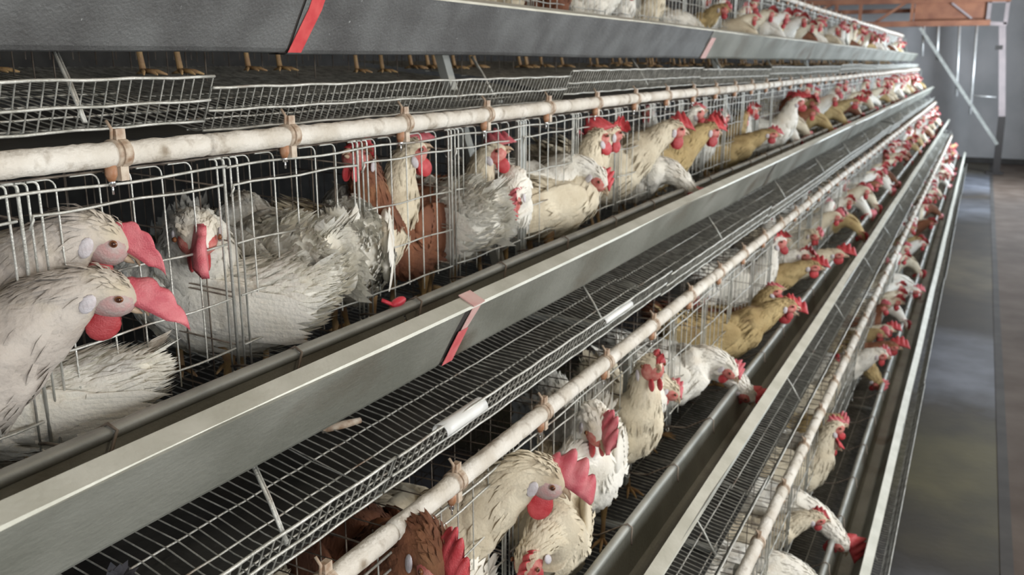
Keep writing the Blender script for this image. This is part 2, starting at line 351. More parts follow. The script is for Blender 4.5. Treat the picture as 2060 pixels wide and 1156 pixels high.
for k in (1, 2, 3, 4):
    t = thing('feed_trough', ['dark grey feed trough of the top tier with red taped joint',
        'grey feed trough of the second tier with pink and red joint tape',
        'grey feed trough of the third tier with a bright narrow rim',
        'grey feed trough of the bottom tier beside the aisle floor'][k-1], 'feed trough', (RX(k), 0, RZ(k)))
    for i in range(len(seams)):
        a = max(seams[i], Y0); e = (seams[i+1] if i+1 < len(seams) else YEND+0.3); e = min(e, YEND+0.3)
        if e-a < 0.1: continue
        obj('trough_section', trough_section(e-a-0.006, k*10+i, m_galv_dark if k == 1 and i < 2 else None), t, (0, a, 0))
    b = MB(); N = 170
    b.tube([(-0.126, Y0+(YEND+0.25-Y0)*i/N, -0.015+0.0012*math.sin(i*0.7)) for i in range(N+1)], 0.0095, 12)
    obj('rolled_rim', b.mesh('rolled_rim', m_galv_dull), t)
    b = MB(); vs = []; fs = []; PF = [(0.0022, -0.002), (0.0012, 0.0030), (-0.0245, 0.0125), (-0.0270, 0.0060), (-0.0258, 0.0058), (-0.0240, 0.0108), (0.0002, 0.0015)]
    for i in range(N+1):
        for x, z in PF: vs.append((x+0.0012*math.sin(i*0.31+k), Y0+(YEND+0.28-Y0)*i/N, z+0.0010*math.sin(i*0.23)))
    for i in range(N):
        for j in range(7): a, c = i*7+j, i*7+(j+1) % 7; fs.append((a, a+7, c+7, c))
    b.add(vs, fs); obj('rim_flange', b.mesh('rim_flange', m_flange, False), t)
    # joint lap: darker band behind each seam, tape over it
    for i, sy in enumerate(seams[1:]):
        b = MB(); q = 0.0012
        F = [(-0.0615, -0.1105), (-0.054, -0.103), (-0.027, -0.052), (0.002, -0.001)]
        for (x0, z0), (x1, z1) in zip(F, F[1:]):
            b.add([(x0-q, sy-0.02, z0), (x0-q, sy+0.012, z0), (x1-q, sy+0.012, z1), (x1-q, sy-0.02, z1)], [(0, 1, 2, 3)])
        obj('joint_lap', b.mesh('joint_lap', m_black, False), t)
        def strip(us, name, mm, w0, w1, y_0, y_1, off=0.0014, lab=None):
            # strip on the outer face between heights us=(top..bottom) with widths and y starts
            b = MB(); vs = []; n = 8
            for g in range(n+1):
                f = g/n; u = us[0]+(us[1]-us[0])*f; yy = y_0+(y_1-y_0)*f; ww = w0+(w1-w0)*f
                z = -0.109*u; x = -0.0575*u+off+0.001
                for dx in (0, 0.0008):
                    vs += [(x+dx, yy, z), (x+dx, yy+ww, z)]
            fs = []
            for g in range(n):
                a = g*4; fs += [(a+2, a+3, a+7, a+6), (a, a+4, a+5, a+1), (a, a+2, a+6, a+4), (a+1, a+5, a+7, a+3)]
            b.add(vs, fs); o = obj(name, b.mesh(name, mm, False), t)
            if lab: o['label'] = lab
        if k == 1 and i == 0:
            strip((0.0, 0.35), 'tape', m_tape, 0.033, 0.034, sy+0.012, sy+0.012, lab='red tape')
            strip((0.35, 1.0), 'tape', m_tape, 0.034, 0.034, sy+0.012, sy-0.004, lab='red tape')
        elif k == 2 and i == 0:
            strip((0.0, 0.42), 'tape', m_tape_pink, 0.030, 0.020, sy+0.016, sy+0.012, lab='faded pink tape')
            strip((0.40, 1.0), 'tape', m_tape2, 0.032, 0.034, sy+0.004, sy+0.003, 0.0022, lab='red tape')
            b = MB(); b.add([(0.005, sy+0.012, 0.001), (-0.026, sy+0.016, 0.0145), (-0.026, sy+0.055, 0.0145), (0.005, sy+0.050, 0.001), (0.006, sy+0.012, 0.003), (-0.026, sy+0.016, 0.0165), (-0.026, sy+0.055, 0.0165), (0.006, sy+0.050, 0.003)], [(0,1,2,3),(7,6,5,4),(0,3,7,4),(1,5,6,2),(0,4,5,1),(2,6,7,3)]); o = obj('tape', b.mesh('tape', m_tape_pink, False), t); o['label'] = 'pale pink tape folded over the rim'
        elif k == 1 and i == 1:
            strip((0.25, 1.0), 'tape', m_tape_pink, 0.07, 0.08, sy+0.01, sy+0.01, lab='faded pink tape')
    # brackets from trough bottom to the wire floor
    b = MB()
    b.tube([(-0.075, 0, -0.112), (-0.04, -0.010, -0.152), (-0.006, -0.020, -0.200)], 0.0026, 6)
    b.tube([(-0.085, 0.012, -0.112), (-0.048, 0.000, -0.152), (-0.006, -0.017, -0.200)], 0.0022, 6)
    br = b.mesh('bracket', m_wire)
    y = 0.80
    while y < YEND: obj('bracket', br, t, (0, y, 0)); y += 1.10

# ------------------------------------------------------------------ water pipes
b = MB(); b.tube([(0, 0, 0), (0, 0.006, 0)], 0.0178, 18, True)
b.tube([(0, 0.003, 0.016), (0.002, 0.003, 0.030), (-0.006, 0.003, 0.040)], 0.0022, 6)
me_ring = b.mesh('clip_ring', m_clip)
b = MB(); b.tube([(0, 0.008, 0), (0, 0.020, 0)], 0.0186, 18, True); b.box((-0.006, 0.006, -0.034), (0.008, 0.018, -0.012)); b.box((-0.004, 0.006, 0.012), (0.006, 0.02, 0.030))
me_clip = b.mesh('saddle_clip', m_clip, False)
b = MB(); b.tube([(0, 0, -0.012), (0, 0, -0.026), (0, 0, -0.034)], [0.0075, 0.0075, 0.004], 10)
me_nip = b.mesh('drinker_nipple', m_orange)
b = MB(); b.tube([(0, 0, -0.03), (0, 0, -0.040)], 0.0042, 8); b.tube([(0, 0, -0.038), (0, 0, -0.050)], 0.0016, 6)
me_pin = b.mesh('nipple_pin', m_steel)
b = MB(); b.tube([(0, 0, 0), (0, 0.004, 0)], 0.0171, 16); me_crack = b.mesh('crack', m_clip)
for k in (1, 2, 3, 4):
    px, pz = RX(k)-0.234, RZ(k)+0.285
    t = thing('water_pipe', 'white limed water pipe with drinker nipples along the %s tier cage fronts' % TIER[k], 'water pipe', (px, 0, pz))
    cuts = [Y0, 0.30, 0.92, 1.546, 2.16]+[2.16+0.635*i for i in range(1, 30)]
    cuts = [c for c in cuts if c < YEND-0.1]+[YEND]
    for a, e in zip(cuts, cuts[1:]):
        b = MB(); n = max(6, int((e-a)/(0.008 if a < 2.2 else 0.04))); m = 22 if a < 2.2 else 12; vs = []; fs = []
        for i in range(n+1):
            y = a+(e-a)*i/n; sag = 0.002*math.sin(y*2.1+k)
            for j in range(m):
                an = 2*math.pi*j/m; nz = noise.noise(Vector((math.cos(an)*1.2+k*9, y*38, math.sin(an)*1.2)))
                nz2 = noise.noise(Vector((math.cos(an)*3+k*9, y*120, math.sin(an)*3)))
                up = max(0, math.sin(an))
                r = 0.0155+nz*0.0009*(1+up)+nz2*0.0007*(0.6+up)
                if i in (0, n): r -= 0.0015
                vs.append((r*math.cos(an), y, sag+r*math.sin(an)))
        for i in range(n):
            for j in range(m):
                p, q = i*m+j, i*m+(j+1) % m; fs.append((p, q, q+m, p+m))
        fs.append(tuple(range(m))[::-1]); fs.append(tuple(range(n*m, n*m+m))); b.add(vs, fs)
        obj('pipe_length', b.mesh('pipe_length', m_pipe), t)
    y = 0.764-3*CELL
    while y < YEND:
        if y > Y0:
            obj('clip_ring', me_ring, t, (0, y, 0)); obj('saddle_clip', me_clip, t, (0, y, 0))
            n_ = obj('drinker_nipple', me_nip, t, (0.002, y-0.004, 0)); obj('nipple_pin', me_pin, n_)
        y += CELL

# ------------------------------------------------------------------ support frames
def post_frame(y, lab):
    t = thing('support_frame', lab, 'frame', (0, y, 0), group='cage support frames')
    b = MB(); x4, z4 = RX(4)-FD-0.06, RZ(4)-0.23; x1, z1 = RX(1)-FD-0.03, RZ(1)+0.30
    b.bar((x1-0.03, 0, z1), (x4+0.13-0.30, 0, 0.0), 0.03, 0.022); obj('leg', b.mesh('leg', m_galv_dull, False), t)
    for k in (1, 2, 3, 4):
        b = MB(); b.box((RX(k)-FD-0.022, 0.0, RZ(k)-0.10), (RX(k)-FD-0.006, 0.022, RZ(k)+0.27)); obj('front_post', b.mesh('front_post', m_galv_dull, False), t)
        b = MB(); b.box((RX(k)-FD-0.42, 0.0, RZ(k)-0.225), (RX(k)-0.02, 0.02, RZ(k)-0.214)); obj('arm', b.mesh('arm', m_galv_dull, False), t)
    b = MB(); b.bar((x1-0.5, 0, z1), (x1-0.03, 0, z1), 0.03, 0.02); obj('top_bar', b.mesh('top_bar', m_galv_dull, False), t)
    b = MB(); b.box((-1.3, 0, 0), (-1.27, 0.03, RZ(4)-0.22)); obj('inner_leg', b.mesh('inner_leg', m_galv_dull, False), t)
for i in range(7):
    y = 1.93+2.54*i
    post_frame(y, 'galvanised cage support frame, %s along the row from the near end' % ORD[i])

# ------------------------------------------------------------------ hens
BODY = [(-0.185, 0, 0.235, 0.012, 0.012), (-0.165, 0, 0.225, 0.035, 0.034), (-0.125, 0, 0.205, 0.060, 0.062), (-0.07, 0, 0.185, 0.073, 0.080), (-0.01, 0, 0.175, 0.079, 0.089), (0.05, 0, 0.180, 0.077, 0.086), (0.095, 0, 0.200, 0.064, 0.070)]
POSES = {
 'alert':   BODY+[(0.125, 0, 0.240, 0.048, 0.050), (0.142, 0, 0.280, 0.034, 0.036), (0.152, 0, 0.318, 0.026, 0.027), (0.168, 0, 0.345, 0.0205, 0.021), (0.190, 0, 0.355, 0.0185, 0.019), (0.207, 0, 0.352, 0.011, 0.012)],
 'forward': BODY+[(0.135, 0, 0.228, 0.050, 0.052), (0.175, 0, 0.255, 0.037, 0.039), (0.212, 0, 0.280, 0.028, 0.029), (0.242, 0, 0.294, 0.0215, 0.022), (0.264, 0, 0.292, 0.0185, 0.019), (0.280, 0, 0.282, 0.011, 0.012)],
 'feed':    BODY+[(0.140, 0, 0.212, 0.047, 0.048), (0.185, 0, 0.205, 0.034, 0.035), (0.225, 0, 0.180, 0.026, 0.026), (0.254, 0, 0.145, 0.0205, 0.021), (0.268, 0, 0.124, 0.0185, 0.019), (0.276, 0, 0.108, 0.011, 0.012)],
 'turned':  BODY+[(0.125, 0.0, 0.238, 0.048, 0.050), (0.146, 0.010, 0.275, 0.034, 0.036), (0.156, 0.024, 0.308, 0.026, 0.027), (0.163, 0.046, 0.326, 0.021, 0.021), (0.166, 0.068, 0.326, 0.0185, 0.019), (0.166, 0.084, 0.318, 0.011, 0.012)],
 'peer':    BODY+[(0.135, 0, 0.232, 0.050, 0.052), (0.170, 0, 0.262, 0.040, 0.042), (0.205, 0, 0.286, 0.031, 0.032), (0.234, 0, 0.293, 0.0235, 0.024), (0.255, 0, 0.283, 0.0190, 0.020), (0.268, 0, 0.272, 0.011, 0.012)],
 'away':    BODY+[(0.118, 0, 0.225, 0.048, 0.050), (0.150, -0.008, 0.240, 0.034, 0.036), (0.178, -0.020, 0.240, 0.026, 0.027), (0.200, -0.034, 0.228, 0.0205, 0.021), (0.214, -0.044, 0.212, 0.0185, 0.019), (0.222, -0.050, 0.198, 0.011, 0.012)],
}
def cr(p0, p1, p2, p3, t):
    return tuple(0.5*((2*b_)+(-a+c)*t+(2*a-5*b_+4*c-d)*t*t+(-a+3*b_-3*c+d)*t**3) for a, b_, c, d in zip(p0, p1, p2, p3))
def spine(P, sub):
    Q = [P[0]]+P+[P[-1]]; out = []
    for i in range(1, len(Q)-2):
        for s_ in range(sub): out.append(cr(Q[i-1], Q[i], Q[i+1], Q[i+2], s_/sub))
    out.append(P[-1]); return out
def head_frame(P):
    a, b_ = Vector(P[-3][:3]), Vector(P[-2][:3]); d = (b_-a).normalized()
    pit = d.z
    f = d
    s_ = Vector((0, 0, 1)).cross(f); s_ = s_.normalized() if s_.length > 0.01 else Vector((0, 1, 0))
    u = f.cross(s_).normalized()
    return (a*0.45+b_*0.55), f, s_, u
def build_hen(pose, colour, seed, fine=True, combsize=1.0, flop=0.6, fwd=0.0):
    r_ = random.Random(seed); P = POSES[pose]; P = P[:7]+[(x, y, z, a*1.17, c*1.17) for x, y, z, a, c in P[7:]]; sub, m = (5, 26) if fine else (2, 12)
    sp = spine(P, sub); n = len(sp); rings = []
    fm = FEATH[colour]
    for i, (x, y, z, ry, rz) in enumerate(sp):
        a = Vector(sp[max(i-1, 0)][:3]); c = Vector(sp[min(i+1, n-1)][:3]); t = (c-a).normalized()
        side = Vector((0, 0, 1)).cross(t); side = side.normalized() if side.length > 0.02 else Vector((0, 1, 0))
        up = t.cross(side).normalized(); ring = []
        fl = min(1, max(0, (ry-0.019)/0.04))
        for j in range(m):
            an = 2*math.pi*j/m; d = side*math.cos(an)*ry+up*math.sin(an)*rz
            p = Vector((x, y, z))+d
            nz = noise.noise(p*26+Vector((seed*3.1, 0, 0)))*0.015+noise.noise(p*70+Vector((0, seed, 0)))*0.006
            p += d.normalized()*nz*fl
            ring.append(p)
        rings.append((Vector((x, y, z)), t, ring))
    hp, f, s_, u = head_frame(P)
    H = lambda a, b_, c: hp+(f*a+s_*b_+u*c)*1.16
    out = {}
    def start(): return MB()
    # body
    b = start(); vs = [p for r in rings for p in r[2]]; fs = []
    for i in range(n-1):
        for j in range(m):
            a, c = i*m+j, i*m+(j+1) % m; fs.append((a, c, c+m, a+m))
    fs.append(tuple(range(m))[::-1]); fs.append(tuple(range((n-1)*m, n*m)))
    b.add(vs, fs); out['body'] = (b, fm)
    # plumage
    b = start(); N = 2300 if fine else 150
    for _ in range(N):
        i = min(n-2, max(1, int(r_.random()**0.85*(n-1)))) ; j = r_.randrange(m)
        c0, t, ring = rings[i]; ry = sp[i][3]
        if ry < (0.0195 if fine else 0.03) and i > n*0.5: continue
        q = r_.random(); p = ring[j].lerp(ring[(j+1) % m], q)
        nn = (p-c0).normalized(); tt = (-t*(1.0)+Vector((0, 0, -0.30 if ry < 0.06 else -0.12)) + nn.cross(t)*r_.uniform(-0.25, 0.25)); tt = (tt-nn*tt.dot(nn)).normalized()
        sd = nn.cross(tt)
        bodyf = min(1, ry/0.07)
        if fine and (p-hp).dot(f) > -0.014 and (p-hp).dot(u) < 0.014+0.3*max(0, -(p-hp).dot(f)): continue
        L = (0.020+0.022*bodyf)*(0.55 if i > n*0.82 else 1)*r_.uniform(0.8, 1.3)*(1 if fine else 2.2); W = (0.0035+0.0075*bodyf)*r_.uniform(0.8, 1.2)*(1 if fine else 2.0)
        lift = 0.0018+0.006*r_.random()**2.2
        b0 = p-nn*0.0008; mid = p+tt*L*0.5+nn*(lift*0.9); tip = p+tt*L+nn*lift
        vs = [b0+sd*W*0.35, b0-sd*W*0.35, mid+sd*W*0.5, mid-sd*W*0.5, mid+nn*0.0012, tip+sd*r_.uniform(-0.003, 0.003)]
        b.add(vs, [(0, 1, 4), (0, 4, 2), (1, 3, 4), (2, 4, 5), (4, 3, 5)])
    out['plumage'] = (b, fm)
    # comb
    b = start(); NF, NU = (22, 5) if fine else (10, 2); L = 0.056*combsize; vs = []
    for sgn in (1, -1):
        for i in range(NF+1):
            q = i/NF; serr = abs(math.sin(q*math.pi*4.5))**0.7; serr = serr if fwd < 0.02 else 0.62+0.38*serr
            hh = (0.036+fwd*0.25)*combsize*math.sin(min(1, q*1.05+0.08)*math.pi)**0.55*(0.62+0.38*serr) if q < 0.96 else 0.006
            for k in range(NU+1):
                v = k/NU; th = (0.0035+min(0.006, fwd*0.22))*(1-v*0.55)
                back = -0.010*v
                lat = flop*0.030*combsize*v**1.6+0.002*math.sin(q*9+seed)*v
                drop = -abs(flop)*0.012*v**2
                g_ = fwd*v**0.8*(0.35+0.65*(1-q)); vs.append(H(-0.018+(1-q)*L+back*0.6+g_, lat+sgn*th, 0.012-fwd*0.34-0.010*(1-q)**2+hh*v*(1-min(0.8, fwd*16)*(0.3+0.7*(1-q)))+drop-fwd*0.55*v**1.5*(1-q)))
    fs = []; K = NU+1; off = (NF+1)*K
    for i in range(NF):
        for k in range(NU):
            a = i*K+k; fs.append((a, a+1, a+K+1, a+K)); fs.append((off+a, off+a+K, off+a+K+1, off+a+1))
        a = i*K+NU; fs.append((a, off+a, off+a+K, a+K)); a = i*K; fs.append((a, a+K, off+a+K, off+a))
    for i in (0, NF):
        for k in range(NU):
            a = i*K+k; fs.append((a, off+a, off+a+1, a+1))
    b.add(vs, fs); out['comb'] = (b, m_comb if seed % 3 and seed not in (1, 2) else m_combp)
    b = start(); b.ell(H(0.003, 0, -0.003), (0.0290, 0.0262, 0.0235), 18 if fine else 8, 8 if fine else 5, (f, s_, u)); out['face'] = (b, m_face if seed in (1, 2, 21) else m_face_red)
    b = start()
    b.tube([H(0.018, 0, 0.001), H(0.028, 0, 0.0005), H(0.037, 0, -0.004), H(0.042, 0, -0.011)], [0.0085, 0.0062, 0.0036, 0.0008], 8)
    b.tube([H(0.016, 0, -0.006), (H(0.030, 0, -0.009)), H(0.036, 0, -0.010)], [0.0060, 0.0038, 0.001], 8); out['beak'] = (b, m_beak)
    for sg in (1, -1):
        b = start(); b.ell(H(0.008, sg*0.009, -0.030), (0.0130*combsize, 0.0050, 0.0150*combsize), 12 if fine else 6, 8 if fine else 4, (f, s_, u)); out['wattle%d' % sg] = (b, m_comb)
        if fine:
            b = start(); b.ell(H(0.009, sg*0.0246, 0.0045), (0.0046, 0.0030, 0.0042), 12, 6, (f, s_, u)); out['eye%d' % sg] = (b, m_iris)
            b = start(); b.ell(H(0.009, sg*0.0266, 0.0045), (0.0030, 0.0016, 0.0029), 10, 6, (f, s_, u)); out['pupil%d' % sg] = (b, m_eye)
            b = start(); b.ell(H(-0.0135, sg*0.0258, -0.008), (0.0080, 0.0032, 0.0125), 12, 6, (f, s_, u)); out['ear_lobe%d' % sg] = (b, m_lobe)
        # wing
        b = start(); ax = (Vector((0.96, 0, 0.22)).normalized(), Vector((0, 1, 0)), Vector((-0.22, 0, 0.96)).normalized())
        c = Vector((-0.030, sg*0.070, 0.190))
        if fine: b.ell(c, (0.115, 0.016, 0.052), 18, 10, ax)
        rows = [(0.060, 9, 0.055, 0.019), (0.010, 9, 0.080, 0.020), (-0.045, 9, 0.105, 0.020)] if fine else [(-0.0, 5, 0.13, 0.03)]
        for x0, cnt, FL, FW in rows:
            for q in range(cnt):
                zz = 0.040-0.080*q/(cnt-1); base = c+ax[0]*(x0+r_.uniform(-0.006, 0.006))+ax[2]*zz+Vector((0, sg*(0.013-abs(zz)*0.12), 0))
                dr = (-ax[0]+ax[2]*(0.10-zz*2.0)+Vector((0, -sg*0.05, 0))).normalized(); sd = dr.cross(Vector((0, 1, 0))).normalized(); LL = FL*r_.uniform(0.85, 1.15)
                y_ = Vector((0, sg*0.003, 0))
                vs = [base+sd*FW*0.3, base-sd*FW*0.3, base+dr*LL*0.6+sd*FW*0.5, base+dr*LL*0.6-sd*FW*0.5, base+dr*LL*0.55+y_, base+dr*LL+sd*r_.uniform(-0.004, 0.004), base+y_]
                b.add(vs, [(0, 6, 4, 2), (6, 1, 3, 4), (2, 4, 5), (4, 3, 5)])
        out['wing%d' % sg] = (b, fm)
        # leg
        b = start(); n_ = 8 if fine else 5
        b.tube([(-0.01, sg*0.036, 0.125), (-0.014, sg*0.038, 0.085), (-0.004, sg*0.038, 0.045), (0.004, sg*0.038, 0.010)], [0.020, 0.010, 0.0052, 0.0060], n_)
        for a in (-0.5, 0, 0.5): b.tube([(0.004, sg*0.038, 0.009), (0.004+0.030*math.cos(a), sg*0.038+0.030*math.sin(a), 0.008), (0.004+0.048*math.cos(a), sg*0.038+0.048*math.sin(a), 0.003)], [0.0045, 0.0038, 0.0015], n_)
        b.tube([(0.004, sg*0.038, 0.009), (-0.022, sg*0.036, 0.004)], [0.0042, 0.0015], n_)
        out['leg%d' % sg] = (b, m_leg)
    # tail
    b = start(); base0 = Vector((-0.165, 0, 0.232))
    for q in range(9 if fine else 4):
        a = (q/(8 if fine else 3)-0.5)*1.3; dr = Vector((-0.80, math.sin(a)*0.35, 0.45+0.2*math.cos(a))).normalized(); LL = 0.085*r_.uniform(0.7, 1.15)
        sd = dr.cross(Vector((0, 0, 1))).normalized(); sd = (sd*math.cos(a)+Vector((0, 0, 1))*math.sin(a)).normalized(); base = base0+Vector((0.02, a*0.018, 0))
        nrm = dr.cross(sd)*0.002; W = 0.018
        vs = [base+sd*W*0.35, base-sd*W*0.35, base+dr*LL*0.6+sd*W*0.55, base+dr*LL*0.6-sd*W*0.55, base+dr*LL*0.6+nrm, base+dr*LL]
        b.add(vs, [(0, 1, 4), (0, 4, 2), (1, 3, 4), (2, 4, 5), (4, 3, 5)])
    out['tail'] = (b, fm)
    return out, hp
ABIG = {}
def hen_fine(pose, colour, seed, combsize, flop, fwd=0.0):
    key = (pose, colour, seed, combsize, flop, fwd)
    if key not in ABIG:
        out, hp = build_hen(pose, colour, seed, True, combsize, flop, fwd); d = []
        for nm, (b, mm) in out.items():
            base = nm.rstrip('-1')
            d.append((base, b.mesh(base, mm), nm))
        ABIG[key] = (d, hp)
    return ABIG[key]
ALOW = {}
def hen_low(pose, colour, seed):
    key = (pose, colour, seed)
    if key not in ALOW:
        out, hp = build_hen(pose, colour, seed, False, 1.15, (0.7, -0.6, 0.3)[seed % 3]); B = MB(); mats = []
        for nm, (b, mm) in out.items():
            if mm not in mats: mats.append(mm)
            b.mi = [mats.index(mm)]*len(b.f); k = len(B.v); B.v += b.v; B.f += [tuple(i+k for i in f) for f in b.f]; B.mi += b.mi
        ALOW[key] = (B.mesh('hen', mats), hp)
    return ALOW[key]
POSETXT = {'alert': 'head up', 'forward': 'head out', 'feed': 'feeding', 'turned': 'looking sideways', 'away': 'turned away', 'peer': 'peering'}
def put_hen(k, x, y, yaw, pose, colour, seed, label, group, sc=0.95, zs=1.0, fine=True, combsize=1.0, flop=0.6, z=None, fwd=0.0):
    if z is None: z = RZ(k)+lerp_profile(min(-FD, x-RX(k)))+0.004
    loc = (x, y, z); rot = (0, 0, math.radians(yaw))
    if fine:
        d, hp = hen_fine(pose, colour, seed, combsize, flop, fwd)
        t = thing('hen', label, 'hen', loc, rot, group); t.scale = (sc, sc, sc*zs); par = {}
        for base, me, nm in d:
            p = t
            if base == 'pupil': p = par['eye'+nm[5:]]
            o = obj(base, me, p); par[nm] = o
            if base == 'plumage': o['kind'] = 'stuff'
    else:
        me, hp = hen_low(pose, colour, seed)
        t = thing('hen', label, 'hen', loc, rot, group, me); t.scale = (sc, sc, sc*zs)
    return t
HEADS = {p: head_frame(POSES[p])[0] for p in POSES}
occupied = []
def key_hen(k, head, yaw, pose, colour, seed, label, sc=0.95, combsize=1.0, flop=0.6, fwd=0.0):
    """place so that the head lands at eye-relative point head"""
    h = HEADS[pose]; a = math.radians(yaw); hx, hy = (h.x*math.cos(a)-h.y*math.sin(a))*sc, (h.x*math.sin(a)+h.y*math.cos(a))*sc
    x, y = head[0]-hx, head[1]-hy
    fz = RZ(k)+lerp_profile(min(-FD, x-RX(k)))+0.004
    zs = max(0.72, min(1.3, (EYE+head[2]-fz)/(h.z*sc)))
    occupied.append((k, y))
    return put_hen(k, x, y, yaw, pose, colour, seed, label, 'hens in the %s tier' % TIER[k], sc, zs, True, combsize, flop, None, fwd)
def cage_hen(k, y, depth, yaw, pose, colour, seed, label, sc=0.95, zs=1.0, combsize=1.0, flop=0.6):
    occupied.append((k, y))
    return put_hen(k, RX(k)-FD-depth, y, yaw, pose, colour, seed, label, 'hens in the %s tier' % TIER[k], sc, zs, True, combsize, flop)
# --- second tier, near end
key_hen(2, (-0.900, 0.696, -0.268), 50, 'peer', 'ash', 1, 'nearest hen, greyish cream, thrusting its big pink comb and red wattle out of the wires', 1.12, 1.35, 0.05, 0.032)
key_hen(2, (-0.965, 0.748, -0.218), 52, 'peer', 'ash', 2, 'cream hen peering out just behind and above the nearest hen', 1.05, 1.2, -0.1, 0.026)
key_hen(2, (-0.992, 0.928, -0.246), -42, 'peer', 'white', 3, 'white hen facing the viewer head on behind the nearest hen', 1.08, 1.3, 0.1, 0.025)
cage_hen(2, 0.66, 0.08, -125, 'away', 'white', 19, 'white hen with fanned tail feathers low under the nearest hen', 0.90, 0.75)
cage_hen(2, 1.04, 0.10, 205, 'away', 'white', 4, 'fluffy white hen with ruffled feathers right of the head on hen', 0.90, 1.0)
cage_hen(2, 1.19, 0.115, 160, 'away', 'white', 5, 'clean white hen filling the cage left of the red clip', 1.0, 1.1)
cage_hen(2, 1.37, 0.095, 125, 'away', 'white', 6, 'white hen with tattered tail above the red clip', 0.98, 1.12)
cage_hen(2, 1.58, 0.11, -85, 'alert', 'brown', 7, 'tall red brown hen between white ones in the second tier', 1.0, 1.05)
cage_hen(2, 1.72, 0.11, 165, 'away', 'white', 8, 'white hen just beyond the red brown hen of the second tier', 0.98, 1.12)
key_hen(2, (-0.99, 1.83, -0.205), 30, 'alert', 'cream', 9, 'cream hen with raised dark pink comb near the cage post of the second tier', 0.95, 1.3)
key_hen(2, (-1.02, 1.54, -0.180), 60, 'alert', 'cream', 18, 'hen at the back with comb showing under the second tier pipe', 0.95, 1.3)
key_hen(2, (-0.935, 2.335, -0.205), 66, 'alert', 'cream', 10, 'cream hen with crimson face just past the second tier cage post', 1.1, 1.4)
cage_hen(2, 2.16, 0.12, 40, 'away', 'white', 11, 'white hen behind the crimson faced cream hen', 0.98, 1.1)
cage_hen(2, 1.98, 0.11, -40, 'away', 'white', 12, 'white hen under the cream hen with the dark pink comb', 0.98, 1.1)
key_hen(2, (-0.88, 2.88, -0.215), 40, 'forward', 'cream', 13, 'tan faced hen with red comb leaning out over the second tier trough', 1.05, 1.35)
key_hen(2, (-0.86, 3.24, -0.240), 45, 'forward', 'ochre', 14, 'tan hen leaning out right behind the first leaning tan faced hen', 1.05, 1.35)
key_hen(2, (-0.82, 4.11, -0.31), 20, 'forward', 'ochre', 15, 'tan hen reaching low over the second tier trough beyond the leaning pair', 1.05, 1.2)
key_hen(2, (-0.86, 4.95, -0.205), 25, 'alert', 'white', 16, 'white hen with dark red comb raised high in the far half of the second tier', 1.1, 1.4)
key_hen(2, (-0.82, 7.0, -0.28), 10, 'forward', 'ochre', 17, 'brownish hen with large red face out over the far second tier trough', 1.2, 1.5)
# --- third tier
key_hen(3, (-0.60, 0.935, -0.640), -28, 'peer', 'brown', 20, 'dark red brown hen with bright red face at the lower edge of the picture', 1.05, 1.2, 0.4)
key_hen(3, (-0.600, 1.290, -0.700), 25, 'peer', 'cream', 21, 'cream hen with floppy pink comb and deep red wattle under the third tier pipe', 1.15, 1.5, 0.3, 0.012)
cage_hen(3, 1.10, 0.06, -80, 'away', 'white', 22, 'white hen between the dark brown hen and the floppy combed cream hen', 0.98, 1.05)
cage_hen(3, 1.22, 0.14, 80, 'away', 'white', 36, 'white hen deeper in the cage under the third tier pipe', 0.95, 1.0)
cage_hen(3, 1.47, 0.00, -65, 'away', 'cream', 23, 'cream hen with ragged breast feathers bulging over the third tier trough', 0.98, 1.05)
key_hen(3, (-0.620, 1.59, -0.725), -50, 'peer', 'white', 24, 'white hen with pink face looking toward the near end of the third tier', 1.05, 1.3, 0.4)
cage_hen(3, 1.74, 0.03, -75, 'away', 'white', 25, 'bluish white hen behind the doubled door bars of the third tier', 0.98, 1.15)
key_hen(3, (-0.60, 1.86, -0.675), -45, 'alert', 'cream', 26, 'slim cream hen standing upright with small red face in the third tier', 1.0, 0.9)
cage_hen(3, 2.06, 0.12, 60, 'away', 'cream', 27, 'shaded cream hen beyond the slim upright hen')
cage_hen(3, 2.26, 0.10, -60, 'away', 'white', 28, 'white hen standing back by the third tier post')
key_hen(3, (-0.525, 2.54, -1.00), -8, 'feed', 'white', 29, 'white hen arching its neck down into the third tier trough with red comb', 1.12, 1.4)
cage_hen(3, 2.40, 0.08, 30, 'away', 'white', 30, 'white hen with tucked head beside the arching feeder')
key_hen(3, (-0.53, 3.09, -0.935), 5, 'forward', 'brown', 31, 'brown hen with dark red face leaning out over the third tier trough', 1.08, 1.5)
cage_hen(3, 2.90, 0.05, 25, 'forward', 'ochre', 32, 'yellowish hen just before the brown leaning hen')
key_hen(3, (-0.60, 3.25, -0.81), 25, 'alert', 'ochre', 33, 'yellowish hen with small red comb above the brown leaning hen', 1.0)
key_hen(3, (-0.54, 3.74, -0.81), 10, 'forward', 'ochre', 34, 'tan hen stretching its long neck far out over the third tier trough', 1.1, 1.3)
key_hen(3, (-0.50, 4.16, -0.948), 5, 'forward', 'cream', 35, 'yellow cream hen with red face at the rim of the third tier trough', 1.1, 1.5)
